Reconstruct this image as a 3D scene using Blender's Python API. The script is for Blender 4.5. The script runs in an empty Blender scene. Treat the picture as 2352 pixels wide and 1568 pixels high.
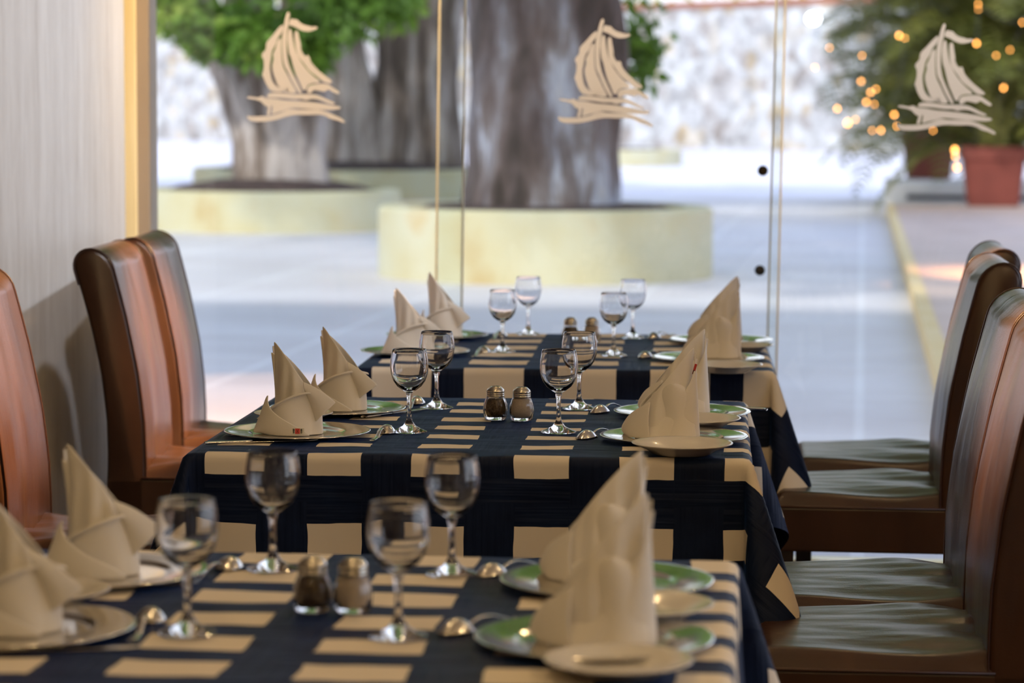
import bpy, math, random
from mathutils import Vector, Matrix, noise
random.seed(7)
C = bpy.context.scene.collection
SC = bpy.context.scene
# ------------------------------------------------------------------ camera
F = 6100.0; CZ = 1.358
YAW = math.radians(7.5); PIT = math.radians(-4.93); ROLL = 0.004
fw = Vector((-math.sin(YAW)*math.cos(PIT), math.cos(YAW)*math.cos(PIT), math.sin(PIT)))
r0 = Vector((math.cos(YAW), math.sin(YAW), 0)); u0 = r0.cross(fw)
rr = r0*math.cos(ROLL)+u0*math.sin(ROLL); uu = u0*math.cos(ROLL)-r0*math.sin(ROLL)
CAM = Vector((0, 0, CZ))
cd = bpy.data.cameras.new('camera'); cam = bpy.data.objects.new('camera', cd); C.objects.link(cam)
M = Matrix((rr, uu, -fw)).transposed().to_4x4(); M.translation = CAM
cam.matrix_world = M
cd.sensor_width = 36; cd.lens = F/2352*36
cd.clip_start = .1; cd.clip_end = 500
cd.dof.use_dof = True; cd.dof.focus_distance = 5.0; cd.dof.aperture_fstop = 4.4
SC.camera = cam
SC.view_settings.view_transform = 'Standard'; SC.view_settings.look = 'None'
SC.view_settings.gamma = 1; SC.view_settings.use_curve_mapping = False
SC.view_settings.exposure = 0.0
SC.cycles.max_bounces = 14; SC.cycles.transmission_bounces = 12; SC.cycles.transparent_max_bounces = 16
SC.cycles.sample_clamp_indirect = 6
# ------------------------------------------------------------------ sky and sun
w = bpy.data.worlds.new('sky'); SC.world = w; w.use_nodes = True
nt = w.node_tree; bg = nt.nodes['Background']
tc = nt.nodes.new('ShaderNodeTexCoord'); sx = nt.nodes.new('ShaderNodeSeparateXYZ')
cr = nt.nodes.new('ShaderNodeValToRGB')
nt.links.new(tc.outputs['Generated'], sx.inputs[0]); nt.links.new(sx.outputs['Z'], cr.inputs[0])
cr.color_ramp.elements[0].position = 0.0; cr.color_ramp.elements[0].color = (.86, .88, 1, 1)
cr.color_ramp.elements[1].position = .8; cr.color_ramp.elements[1].color = (.50, .62, 1, 1)
nt.links.new(cr.outputs[0], bg.inputs[0]); bg.inputs[1].default_value = 2.1

def lamp(name, kind, loc, energy, col, target=None, **kw):
    d = bpy.data.lights.new(name, kind); d.energy = energy; d.color = col
    for k, v in kw.items(): setattr(d, k, v)
    o = bpy.data.objects.new(name, d); C.objects.link(o); o.location = loc
    if target is not None:
        o.rotation_euler = (Vector(target)-Vector(loc)).to_track_quat('-Z', 'Y').to_euler()
    return o
SUN = Vector((.22, 1, -.74))
lamp('sun', 'SUN', (0, -20, 20), 3.4, (1, .95, .88), Vector((0, -20, 20))+SUN, angle=math.radians(3))
WARM = (1, .70, .34)
for x, y, e in [(-1.2, -2.2, 8), (-.3, -1.2, 9), (-1.2, -.2, 10), (-.5, .7, 10), (.9, .2, 12), (1.1, 1.5, 12), (-2.6, 1.6, 4), (1.3, 2.8, 13), (-.7, 2.0, 7), (-.8, 3.2, 9), (-.6, 4.4, 7), (1.2, 4.6, 10), (-.7, 5.8, 7), (.3, 7.0, 6), (2.6, 3.5, 8), (3.0, .5, 8)]:
    lamp('ceiling_downlight', 'POINT', (x, y, 2.75), e, WARM, shadow_soft_size=.04)
lamp('decal_fill_spot', 'SPOT', (-1.3, 6.9, 2.8), 170, (1, .70, .38), (-1.75, 7.95, 1.5), spot_size=1.1, spot_blend=.9, shadow_soft_size=.04)  # added spots with no seen fixture, brightening the ship emblems
lamp('decal_fill_spot', 'SPOT', (-.6, 6.6, 2.8), 150, (1, .76, .50), (-.65, 7.95, 1.5), spot_size=.7, spot_blend=.9, shadow_soft_size=.04)
lamp('decal_fill_spot', 'SPOT', (.5, 6.6, 2.8), 120, (1, .90, .78), (.35, 7.95, 1.5), spot_size=.6, spot_blend=.9, shadow_soft_size=.04)
lamp('chair_fill_spot', 'SPOT', (.4, 6.8, 2.9), 2900, (1, .58, .25), (-1.85, 6.7, .60), spot_size=.32, spot_blend=.8, shadow_soft_size=.06)  # added orange spots, source unseen, to brighten the chair backs
lamp('chair_fill_spot', 'SPOT', (.2, 5.1, 2.9), 2300, (1, .58, .25), (-1.95, 5.3, .70), spot_size=.28, spot_blend=.8, shadow_soft_size=.06)
lamp('chair_fill_spot', 'SPOT', (-1.7, 4.7, 2.9), 1500, (1, .60, .27), (.36, 4.6, .98), spot_size=.30, spot_blend=.9, shadow_soft_size=.06)
lamp('chair_fill_spot', 'SPOT', (-1.5, 6.9, 2.9), 1500, (1, .60, .27), (.36, 6.6, .98), spot_size=.28, spot_blend=.9, shadow_soft_size=.06)
lamp('column_fill_spot', 'SPOT', (-.4, 4.9, 2.85), 90, (.86, .90, 1), (-2.5, 7.0, .7), spot_size=.95, spot_blend=.6, shadow_soft_size=.05)  # added cool spots, no such fixture in view, lifting the column
lamp('column_fill_spot', 'SPOT', (.9, 6.4, 2.85), 200, (.80, .87, 1), (-2.3, 7.2, .9), spot_size=.55, spot_blend=.6, shadow_soft_size=.05)

def ray(px, py): return fw + rr*((px-1176)/F) + uu*((784-py)/F)
def PZ(px, py, z=.75):
    d = ray(px, py); return CAM + d*((z-CZ)/d.z)
def PY(px, py, Y):
    d = ray(px, py); return CAM + d*(Y/d.y)

# ------------------------------------------------------------------ materials
def mat(name, col=(.8, .8, .8), rough=.5, metal=0, **kw):
    m = bpy.data.materials.new(name); m.use_nodes = True
    b = m.node_tree.nodes['Principled BSDF']
    b.inputs['Base Color'].default_value = (*col, 1)
    b.inputs['Roughness'].default_value = rough; b.inputs['Metallic'].default_value = metal
    for k, v in kw.items(): b.inputs[k].default_value = v
    return m
class N:
    def __init__(s, m): s.t = m.node_tree; s.n = s.t.nodes; s.b = s.n.get('Principled BSDF')
    def add(s, typ, **kw):
        n = s.n.new('ShaderNode'+typ)
        for k, v in kw.items():
            if k.startswith('i_'):
                n.inputs[int(k[2:]) if k[2:].isdigit() else k[2:].replace('_', ' ')].default_value = v
            else: setattr(n, k, v)
        return n
    def l(s, a, b): s.t.links.new(a, b)
    def coord(s, scale=(1, 1, 1), out='Object'):
        t = s.add('TexCoord'); mp = s.add('Mapping'); mp.inputs['Scale'].default_value = scale
        s.l(t.outputs[out], mp.inputs[0]); return mp.outputs[0]
    def math(s, op, a, b=None):
        n = s.add('Math', operation=op)
        for i, v in enumerate((a, b)):
            if v is None: continue
            if isinstance(v, (int, float)): n.inputs[i].default_value = v
            else: s.l(v, n.inputs[i])
        return n.outputs[0]
    def noise(s, vec, scale, detail=4, rough=.5):
        n = s.add('TexNoise'); n.inputs['Scale'].default_value = scale; n.inputs['Detail'].default_value = detail
        n.inputs['Roughness'].default_value = rough; s.l(vec, n.inputs['Vector']); return n.outputs['Fac']
    def ramp(s, fac, stops):
        r = s.add('ValToRGB'); e = r.color_ramp.elements
        while len(e) < len(stops): e.new(.5)
        for k, (p, c) in zip(e, stops): k.position = p; k.color = (*c, 1)
        s.l(fac, r.inputs[0]); return r.outputs[0]
    def bump(s, h, strength=.3, dist=.01):
        b = s.add('Bump'); b.inputs['Strength'].default_value = strength; b.inputs['Distance'].default_value = dist
        s.l(h, b.inputs['Height']); s.l(b.outputs[0], s.b.inputs['Normal'])
def noisy(name, stops, scale=5, stretch=(1, 1, 1), rough=.6, bump=0, bdist=.01, detail=4, **kw):
    m = mat(name, rough=rough, **kw); n = N(m); v = n.coord(stretch); f = n.noise(v, scale, detail)
    n.l(n.ramp(f, stops), n.b.inputs['Base Color'])
    if bump: n.bump(f, bump, bdist)
    return m

napkin_m = mat('white_linen', (.80, .76, .70), .9); n = N(napkin_m)
n.b.inputs['Sheen Weight'].default_value = .2
n.bump(n.noise(n.coord(), 900, 2), .12, .001)
glass_m = mat('clear_glass', (1, 1, 1), 0.0, **{'Transmission Weight': 1.0, 'IOR': 1.5})
chrome_m = mat('polished_metal', (.78, .76, .72), .12, 1.0)
cutlery_m = mat('cutlery_steel', (.72, .70, .66), .18, 1.0)
cap_m = mat('shaker_cap_steel', (.62, .58, .50), .24, 1.0)
plate_m = mat('white_china', (.72, .69, .64), .18); plate_m.node_tree.nodes['Principled BSDF'].inputs['Coat Weight'].default_value = .5
pepper_m = noisy('ground_pepper', [(.3, (.045, .03, .018)), (.7, (.16, .11, .06))], 400, rough=.9)
salt_m = noisy('salt', [(.3, (.62, .52, .42)), (.7, (.78, .68, .56))], 500, rough=.9)
hole_m = mat('dark_hole', (.02, .018, .015), .6)
leather_m = noisy('brown_leather', [(.3, (.036, .0150, .0078)), (.7, (.062, .027, .0135))], 9, (1, 1, .5), .30, 0)
n = N(leather_m); v = n.coord((1, 1, 1))
g1 = n.noise(v, 320, 2); g2 = n.noise(n.coord((3, 9, 1.4)), 2.2, 3)
n.bump(n.math('ADD', n.math('MULTIPLY', g1, .06), n.math('MULTIPLY', g2, .5)), .5, .010)
n.b.inputs['Roughness'].default_value = .30; n.b.inputs['Specular IOR Level'].default_value = .5
piping_m = mat('dark_leather_piping', (.05, .018, .01), .4)
leg_m = noisy('dark_wood', [(.3, (.02, .012, .008)), (.7, (.04, .022, .012))], 12, (1, 1, .1), .4)
tag_white = mat('tag_cloth', (.75, .72, .62), .8); tag_red = mat('tag_red', (.55, .05, .04), .7); tag_black = mat('tag_black', (.03, .025, .02), .8)

def cloth_mat(name, px, wx, py, wy, ox, oy):
    m = mat(name, rough=.6); n = N(m); t = n.add('UVMap'); s = n.add('SeparateXYZ'); n.l(t.outputs[0], s.inputs[0])
    # slight waviness of strip edges
    nz = n.noise(t.outputs[0], 9, 2); wob = n.math('MULTIPLY', n.math('SUBTRACT', nz, .5), .012)
    U = n.math('ADD', s.outputs[0], wob); V = n.math('ADD', s.outputs[1], wob)
    fu = n.math('MULTIPLY', n.math('FRACT', n.math('ADD', n.math('DIVIDE', U, px), ox)), px)
    fv = n.math('MULTIPLY', n.math('FRACT', n.math('ADD', n.math('DIVIDE', V, py), oy)), py)
    wu = n.math('LESS_THAN', fu, wx); wv = n.math('LESS_THAN', fv, wy)
    white = n.math('MULTIPLY', wu, wv)
    mix = n.add('MixRGB'); n.l(white, mix.inputs[0])
    var = n.ramp(n.noise(t.outputs[0], 14, 3), [(.3, (.004, .008, .026)), (.7, (.007, .015, .045))])
    n.l(var, mix.inputs[1]); mix.inputs[2].default_value = (.78, .70, .58, 1)
    n.l(mix.outputs[0], n.b.inputs['Base Color'])
    n.l(n.math('ADD', n.math('MULTIPLY', white, .35), .50), n.b.inputs['Roughness'])
    n.b.inputs['Specular IOR Level'].default_value = .10
    n.l(n.math('MULTIPLY', n.math('SUBTRACT', 1, white), .15), n.b.inputs['Sheen Weight'])
    n.b.inputs['Sheen Roughness'].default_value = .35; n.b.inputs['Sheen Tint'].default_value = (.08, .28, 1, 1)
    # woven strips: wrinkles run along each strip, crossings alternate
    mp1 = n.add('Mapping'); mp1.inputs['Scale'].default_value = (3, 60, 1); n.l(t.outputs[0], mp1.inputs[0])
    mp2 = n.add('Mapping'); mp2.inputs['Scale'].default_value = (60, 3, 1); n.l(t.outputs[0], mp2.inputs[0])
    w1 = n.noise(mp1.outputs[0], 1, 2); w2 = n.noise(mp2.outputs[0], 1, 2)
    ch = n.math('MODULO', n.math('ABSOLUTE', n.math('ADD', n.math('FLOOR', n.math('DIVIDE', U, px)), n.math('FLOOR', n.math('DIVIDE', V, py)))), 2)
    mx = n.add('MixRGB'); sel = n.math('MAXIMUM', wv, n.math('MULTIPLY', ch, n.math('SUBTRACT', 1, wu)))
    n.l(sel, mx.inputs[0]); n.l(w1, mx.inputs[1]); n.l(w2, mx.inputs[2])
    hgt = n.math('ADD', n.math('MULTIPLY', mx.outputs[0], n.math('SUBTRACT', 1, white)), n.math('MULTIPLY', sel, .12))
    hgt = n.math('ADD', hgt, n.math('MULTIPLY', white, -.5))
    n.bump(hgt, .6, .007)
    return m

# outdoors
ground_m = mat('pale_paving', rough=.55); n = N(ground_m); v = n.coord((1, 1, 1))
br = n.add('TexBrick'); n.l(v, br.inputs['Vector']); br.inputs['Scale'].default_value = 1.0
br.inputs['Brick Width'].default_value = 1.6; br.inputs['Row Height'].default_value = 1.6; br.offset = 0; br.inputs['Mortar Size'].default_value = .022
br.inputs['Color1'].default_value = (.74, .71, .72, 1); br.inputs['Color2'].default_value = (.68, .655, .67, 1); br.inputs['Mortar'].default_value = (.84, .83, .84, 1)
mx = n.add('MixRGB', blend_type='MULTIPLY'); mx.inputs[0].default_value = 1; n.l(br.outputs[0], mx.inputs[1])
n.l(n.ramp(n.noise(v, .7, 6, .65), [(.3, (.80, .77, .76)), (.7, (1, 1, 1))]), mx.inputs[2]); n.l(mx.outputs[0], n.b.inputs['Base Color'])
terrace_m = noisy('terrace_paving', [(.3, (.55, .40, .32)), (.7, (.66, .50, .42))], 1.5, rough=.6)
yellow_m = noisy('yellow_limewash', [(.25, (.46, .34, .15)), (.42, (.53, .48, .29)), (.6, (.55, .53, .37)), (.8, (.53, .40, .19))], 1.6, rough=.85, detail=5)
curb_m = noisy('yellow_kerb_paint', [(.3, (.72, .52, .22)), (.7, (.80, .62, .34))], 3, rough=.7)
soil_m = noisy('soil', [(.3, (.03, .018, .016)), (.7, (.09, .055, .05))], 9, rough=.95, bump=1, bdist=.05)
stone_m = mat('whitewashed_rubble', rough=.9); n = N(stone_m); v = n.coord((1, 1, 1))
vo = n.add('TexVoronoi'); vo.inputs['Scale'].default_value = 1.7; n.l(v, vo.inputs['Vector'])
sp = n.add('SeparateXYZ'); n.l(vo.outputs['Color'], sp.inputs[0])
base = n.ramp(sp.outputs[0], [(0, (.38, .34, .31)), (.35, (.55, .56, .57)), (.8, (.60, .61, .61)), (1, (.52, .42, .28))])
vo2 = n.add('TexVoronoi', feature='DISTANCE_TO_EDGE'); vo2.inputs['Scale'].default_value = 1.7; n.l(v, vo2.inputs['Vector'])
mx = n.add('MixRGB', blend_type='MULTIPLY'); mx.inputs[0].default_value = .8; n.l(base, mx.inputs[1])
n.l(n.ramp(n.noise(v, 1.3, 7, .75), [(.38, (.30, .28, .26)), (.50, (.74, .72, .70)), (.60, (1.0, 1.0, 1.0))]), mx.inputs[2])
n.l(mx.outputs[0], n.b.inputs['Base Color']); n.bump(vo2.outputs[0], .5, .1)
coping_m = mat('red_brown_coping', (.30, .12, .07), .8)
bark_m = mat('grey_bark', rough=.9); n = N(bark_m); v = n.coord((1.6, 1.6, .42))
f = n.noise(v, 1.5, 5, .66)
n.l(n.ramp(f, [(.38, (.045, .034, .028)), (.48, (.11, .082, .075)), (.56, (.18, .16, .16)), (.63, (.38, .40, .46)), (.74, (.42, .37, .30))]), n.b.inputs['Base Color'])
n.bump(n.noise(n.coord((6, 6, .8)), 2, 5), .8, .06)
darkbark_m = mat('brown_grey_bark', rough=.9); n = N(darkbark_m); v = n.coord((2.6, 2.6, .35))
n.l(n.ramp(n.noise(v, 1.6, 6, .6), [(.34, (.08, .06, .05)), (.46, (.22, .17, .14)), (.58, (.50, .44, .41))]), n.b.inputs['Base Color'])
n.bump(n.noise(n.coord((6, 6, .8)), 2, 5), .8, .06)
def leaf_mat(name, a, b, c):
    m = noisy(name, [(.3, a), (.55, b), (.75, c)], 1.5, rough=.55)
    m.node_tree.nodes['Principled BSDF'].inputs['Subsurface Weight'].default_value = 0
    n = N(m); tr = n.add('BsdfTranslucent'); tr.inputs[0].default_value = (*b, 1); ms = n.add('MixShader'); ms.inputs[0].default_value = .35
    out = n.n['Material Output']; n.l(n.b.outputs[0], ms.inputs[1]); n.l(tr.outputs[0], ms.inputs[2]); n.l(ms.outputs[0], out.inputs[0]); return m
leaf_m = leaf_mat('green_leaves', (.03, .08, .012), (.17, .32, .035), (.48, .52, .09))
hedge_m = leaf_mat('yellow_green_leaves', (.30, .38, .10), (.55, .55, .18), (.75, .66, .25))
palm_m = leaf_mat('palm_leaves', (.07, .085, .015), (.15, .165, .03), (.32, .29, .07))
stem_m = mat('palm_stem', (.30, .30, .08), .6)
pot_m = noisy('terracotta', [(.3, (.15, .030, .020)), (.7, (.20, .042, .028))], 3, rough=.7)
bench_m = noisy('grey_stone', [(.3, (.74, .72, .69)), (.7, (.84, .82, .80))], 2, rough=.8)
dark_m = mat('dark_band', (.05, .05, .06), .7)
# room
wash_m = mat('streaked_whitewash', rough=.75); n = N(wash_m)
f = n.noise(n.coord((14, 14, .35)), 2.2, 8, .7); f2 = n.noise(n.coord((3, 3, .25)), 1.2, 3)
f3 = n.noise(n.coord((90, 90, 3)), 1, 6, .8)
n.l(n.ramp(n.math('ADD', n.math('MULTIPLY', f, .35), n.math('ADD', n.math('MULTIPLY', f2, .25), n.math('MULTIPLY', f3, .40))), [(.36, (.34, .31, .28)), (.46, (.62, .59, .56)), (.58, (.76, .74, .72))]), n.b.inputs['Base Color'])
room_wall_m = noisy('plaster', [(.3, (.38, .30, .22)), (.7, (.42, .34, .26))], 3, rough=.8)
ceil_m = mat('ceiling_paint', (.66, .58, .48), .8)
floor_m = noisy('dark_floor', [(.3, (.05, .035, .025)), (.7, (.08, .055, .04))], 4, rough=.35)
facade_m = noisy('facade_render', [(.3, (.70, .58, .34)), (.7, (.75, .63, .38))], 2, rough=.85)
frame_m = noisy('yellow_door_frame', [(.3, (.84, .68, .34)), (.7, (.92, .80, .50))], 5, (8, 8, .4), .55)
edge_m = mat('polished_glass_edge', (.80, .72, .50), .3)
bolt_m = mat('dark_metal_fitting', (.05, .04, .03), .4, .6)
pane_m = bpy.data.materials.new('window_glass'); pane_m.use_nodes = True; n = N(pane_m)
n.n.remove(n.b); tr = n.add('BsdfTransparent'); tr.inputs[0].default_value = (.97, .985, .975, 1)
gl = n.add('BsdfGlossy'); gl.inputs['Roughness'].default_value = 0; fr = n.add('Fresnel'); fr.inputs[0].default_value = 1.45
ms = n.add('MixShader'); n.l(fr.outputs[0], ms.inputs[0]); n.l(tr.outputs[0], ms.inputs[1]); n.l(gl.outputs[0], ms.inputs[2]); n.l(ms.outputs[0], n.n['Material Output'].inputs[0])
decal_m = mat('frosted_white_film', (.86, .82, .78), .7); n = N(decal_m); tr = n.add('BsdfTranslucent'); tr.inputs[0].default_value = (.85, .82, .8, 1)
ms = n.add('MixShader'); ms.inputs[0].default_value = .45; n.l(n.b.outputs[0], ms.inputs[1]); n.l(tr.outputs[0], ms.inputs[2]); n.l(ms.outputs[0], n.n['Material Output'].inputs[0])
def emit(name, col, s):
    m = bpy.data.materials.new(name); m.use_nodes = True; n = N(m); n.n.remove(n.b); e = n.add('Emission'); e.inputs[0].default_value = (*col, 1); e.inputs[1].default_value = s
    n.l(e.outputs[0], n.n['Material Output'].inputs[0]); return m
glow_dot_m = emit('warm_glow', (1, .40, .09), 14); white_glow_m = emit('white_glow', (.9, .95, 1), 14)

# ------------------------------------------------------------------ mesh helpers
class MB:
    def __init__(s): s.v = []; s.f = []; s.uv = None; s.mi = []
    def add(s, vs, fs):
        o = len(s.v); s.v += [tuple(p) for p in vs]; s.f += [tuple(i+o for i in f) for f in fs]; return s
    def box(s, lo, hi, R=None):
        x0, y0, z0 = lo; x1, y1, z1 = hi
        vs = [Vector(p) for p in ((x0,y0,z0),(x1,y0,z0),(x1,y1,z0),(x0,y1,z0),(x0,y0,z1),(x1,y0,z1),(x1,y1,z1),(x0,y1,z1))]
        if R: vs = [R @ p for p in vs]
        return s.add(vs, [(3,2,1,0),(4,5,6,7),(0,1,5,4),(1,2,6,5),(2,3,7,6),(3,0,4,7)])
    def grid(s, fn, nu, nv, wrap=False):
        vs = [fn(i/(nu if wrap else nu-1), j/(nv-1)) for j in range(nv) for i in range(nu)]
        fs = []
        for j in range(nv-1):
            for i in range(nu if wrap else nu-1):
                k = (i+1) % nu; fs.append((j*nu+i, j*nu+k, (j+1)*nu+k, (j+1)*nu+i))
        return s.add(vs, fs)
    def lathe(s, prof, seg=48, c=(0, 0, 0), fac=None):
        vs = []; fs = []
        for (r, z) in prof:
            for i in range(seg):
                a = 2*math.pi*i/seg; q = r*(fac(a, z) if fac else 1)
                vs.append((c[0]+q*math.cos(a), c[1]+q*math.sin(a), c[2]+z))
        for j in range(len(prof)-1):
            for i in range(seg):
                k = (i+1) % seg; fs.append((j*seg+i, j*seg+k, (j+1)*seg+k, (j+1)*seg+i))
        if prof[0][0] > 1e-6 and prof[0] != prof[-1]: fs.append(tuple(reversed(range(seg))))
        if prof[-1][0] > 1e-6 and prof[0] != prof[-1]: fs.append(tuple((len(prof)-1)*seg+i for i in range(seg)))
        return s.add(vs, fs)
    def tube(s, pts, rad, seg=10):
        pts = [Vector(p) for p in pts]; vs = []; fs = []
        rad = rad if isinstance(rad, (list, tuple)) else [rad]*len(pts)
        for i, p in enumerate(pts):
            d = (pts[min(i+1, len(pts)-1)]-pts[max(i-1, 0)]).normalized()
            a = d.orthogonal().normalized() if i == 0 else (a - d*a.dot(d)).normalized()
            b = d.cross(a)
            for k in range(seg):
                t = 2*math.pi*k/seg; vs.append(p+(a*math.cos(t)+b*math.sin(t))*rad[i])
        for j in range(len(pts)-1):
            for i in range(seg):
                k = (i+1) % seg; fs.append((j*seg+i, j*seg+k, (j+1)*seg+k, (j+1)*seg+i))
        fs.append(tuple(reversed(range(seg)))); fs.append(tuple((len(pts)-1)*seg+i for i in range(seg)))
        return s.add(vs, fs)
    def build(s, name, m, parent=None, smooth=True, bevel=0, sub=0, solid=0, sharp=0):
        me = bpy.data.meshes.new(name); me.from_pydata(s.v, [], s.f); me.update()
        for mm in (m if isinstance(m, list) else [m]): me.materials.append(mm)
        if s.mi: me.polygons.foreach_set('material_index', s.mi)
        if s.uv:
            l = me.uv_layers.new(name='UVMap')
            for lp in me.loops: l.data[lp.index].uv = s.uv[lp.vertex_index]
        if smooth:
            me.polygons.foreach_set('use_smooth', [True]*len(me.polygons))
            if sharp: me.set_sharp_from_angle(angle=math.radians(sharp))
        o = bpy.data.objects.new(name, me); C.objects.link(o)
        if parent: o.parent = parent
        if solid: x = o.modifiers.new('s', 'SOLIDIFY'); x.thickness = solid; x.offset = 0
        if bevel: x = o.modifiers.new('b', 'BEVEL'); x.width = bevel; x.segments = 3; x.limit_method = 'ANGLE'; x.harden_normals = False
        if sub: x = o.modifiers.new('u', 'SUBSURF'); x.levels = sub; x.render_levels = sub
        return o
def tag(o, label=None, cat=None, group=None, kind=None):
    if label: o['label'] = label
    if cat: o['category'] = cat
    if group: o['group'] = group
    if kind: o['kind'] = kind
    return o
def empty(name, loc=(0, 0, 0), rz=0):
    o = bpy.data.objects.new(name, None); C.objects.link(o); o.location = loc; o.rotation_euler = (0, 0, rz); o.empty_display_size = .05; return o
def copy_tree(o, parent=None):
    c = o.copy(); C.objects.link(c); c.parent = parent
    for ch in list(o.children): copy_tree(ch, c)
    return c
def struct(o): o['kind'] = 'structure'; return o

# ------------------------------------------------------------------ the room
GY = 7.95
struct(MB().box((-6, -4, -.1), (5, GY+.1, 0)).build('floor', floor_m, smooth=False))
struct(MB().box((-6, -4, 3.0), (5, GY+.1, 3.1)).build('ceiling', ceil_m, smooth=False))
struct(MB().box((-6.2, -4, 0), (-6, GY+.1, 3.0)).build('wall_left', room_wall_m, smooth=False))
wr_ = MB(); wr_.box((5, -4, 0), (5.2, 1.0, 3.0)); wr_.box((5, 7.5, 0), (5.2, GY+.1, 3.0)); wr_.box((5, 1.0, 2.8), (5.2, 7.5, 3.0)); wr_.box((5, 1.0, 0), (5.2, 7.5, .12)); struct(wr_.build('wall_right', room_wall_m, smooth=False))
struct(MB().box((5.09, 1.0, .12), (5.1, 7.5, 2.8)).build('window_5', pane_m, smooth=False))
struct(MB().box((-6.2, -4.2, 0), (5.2, -4, 3.0)).build('wall_back', room_wall_m, smooth=False))
struct(MB().box((-9, GY+.1, 3.0), (9, GY+.3, 7.6)).build('wall_facade', facade_m, smooth=False))
xc = PY(287, 500, 7.5).x; RC = .52
struct(MB().box((-6, GY, 0), (xc-.05, GY+.1, 3.0)).build('wall_front', room_wall_m, smooth=False))
# round whitewashed column
col = MB().lathe([(RC, 0), (RC, .5), (RC, 1), (RC, 1.5), (RC, 2), (RC, 3.0)], 96).build('column', wash_m)
col.location = (xc-RC+.004, 7.42, 0); tag(col, 'round whitewashed column with grey vertical streaks, left of the glass', 'column')
# yellow frame post beside the first glass panel
x0 = PY(287, 300, GY).x; x1 = PY(316, 300, GY).x
po = MB(); po.box((x0-.03, GY-.008, 0), (x1-.002, GY+.012, 3.0)); po.build('trim_1', frame_m, smooth=False, bevel=.004)['kind'] = 'structure'
# glass panels (slightly out of plumb)
def pane(i, pxa, pxb, yy, lean):
    xa = PY(pxa, 300, yy).x; xb = PY(pxb, 300, yy).x
    R = Matrix.Translation((0, yy, 1.35)) @ Matrix.Rotation(lean, 4, 'Y') @ Matrix.Translation((0, -yy, -1.35))
    o = struct(MB().box((xa, yy-.004, .02), (xb, yy+.004, 2.99), R).build('window_%d' % i, pane_m, smooth=False))
    for x in (xa, xb):
        MB().box((x-.0028, yy-.0045, .02), (x+.0028, yy+.0045, 2.99), R).build('glass_edge', edge_m, o, smooth=False)
    return o, R
pane(1, 312, 1066, GY+.02, .010)
w2, _ = pane(2, 1007, 1797, GY-.01, .012)
pane(3, 1776, 2560, GY+.02, .014)
pane(4, 2556, 3400, GY-.01, .010)
for (px, py) in ((1752, 392), (1745, 621)):
    p = PY(px, py, GY-.01); b = MB()
    b.lathe([(0, 0), (.014, 0), (.0155, .002), (.0155, .010), (.013, .014), (0, .014)], 32)
    o = b.build('bolt', bolt_m, w2); o.location = p+Vector((0, .012, 0)); o.rotation_euler = (math.pi/2, 0, 0); o['label'] = 'round dark metal fitting on the pane'
struct(MB().box((xc, GY-.05, 0), (5, GY+.08, .02)).build('trim_2', frame_m, smooth=False))

# etched sailing ship emblems, traced strokes in 1/5.8 px units
SHIP = [
 [(655,55),(678,85),(660,150),(655,240),(640,300),(632,400),(630,520),(638,640),(660,740),(690,820),(740,920),(790,1020),(832,1100),(825,1122),(800,1118),(740,1030),(690,940),(640,830),(590,750),(572,600),(568,480),(568,380),(590,260),(612,150),(630,85)],
 [(578,222),(588,250),(575,320),(510,400),(490,480),(430,570),(420,680),(402,770),(415,880),(440,970),(490,1030),(540,1050),(600,1065),(640,1050),(660,1100),(640,1112),(600,1090),(540,1105),(470,1100),(410,1085),(350,1000),(318,910),(300,880),(325,800),(325,680),(298,650),(300,605),(355,550),(355,480),(370,445),(440,370),(520,270)],
 [(540,395),(560,420),(558,560),(570,720),(590,790),(640,880),(700,1000),(760,1095),(745,1118),(660,1118),(620,1060),(560,1065),(510,1020),(480,940),(455,880),(430,770),(460,660),(440,620),(480,540),(505,440)],
 [(680,275),(698,310),(710,400),(740,540),(770,620),(830,720),(900,810),(980,890),(1075,960),(1060,985),(980,985),(910,1010),(885,1075),(850,1080),(810,990),(750,870),(710,740),(690,660),(660,600),(640,460),(640,380),(655,295)],
 [(760,305),(785,320),(800,400),(822,490),(820,560),(875,640),(915,620),(935,650),(950,710),(1010,780),(1090,850),(1170,910),(1240,960),(1225,988),(1130,980),(1060,920),(930,830),(860,730),(780,640),(755,560),(740,440),(735,325)],
 [(665,190),(690,142),(730,160),(770,155),(800,195),(860,230),(920,240),(970,255),(1035,250),(1045,272),(1000,300),(900,320),(820,300),(740,255),(690,240),(665,235)],
 [(905,1050),(930,1015),(1010,1000),(1110,990),(1180,1000),(1240,1040),(1335,1100),(1325,1138),(1240,1100),(1180,1060),(1135,1105),(1070,1085),(990,1075),(955,1115),(920,1122),(902,1090)],
 [(360,1155),(400,1118),(500,1112),(640,1122),(760,1135),(900,1128),(1020,1135),(1100,1165),(1200,1215),(1275,1240),(1265,1265),(1180,1250),(1060,1200),(960,1190),(885,1215),(830,1190),(720,1198),(560,1178),(430,1178),(370,1175)],
 [(100,1165),(180,1170),(250,1180),(300,1155),(345,1190),(450,1190),(600,1215),(760,1220),(960,1235),(1120,1255),(1240,1280),(1350,1290),(1340,1325),(1240,1338),(1060,1332),(900,1322),(760,1310),(680,1312),(600,1345),(520,1365),(450,1390),(425,1395),(440,1290),(420,1275),(405,1405),(365,1412),(362,1370),(385,1300),(330,1280),(270,1215),(100,1190)],
 [(95,1410),(140,1425),(260,1425),(400,1415),(520,1385),(620,1340),(680,1320),(760,1335),(900,1330),(1060,1332),(1160,1360),(1260,1400),(1340,1435),(1410,1480),(1395,1510),(1300,1470),(1220,1455),(1140,1410),(1050,1395),(900,1405),(760,1400),(640,1420),(520,1460),(400,1488),(280,1495),(180,1497),(110,1465)],
]
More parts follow.
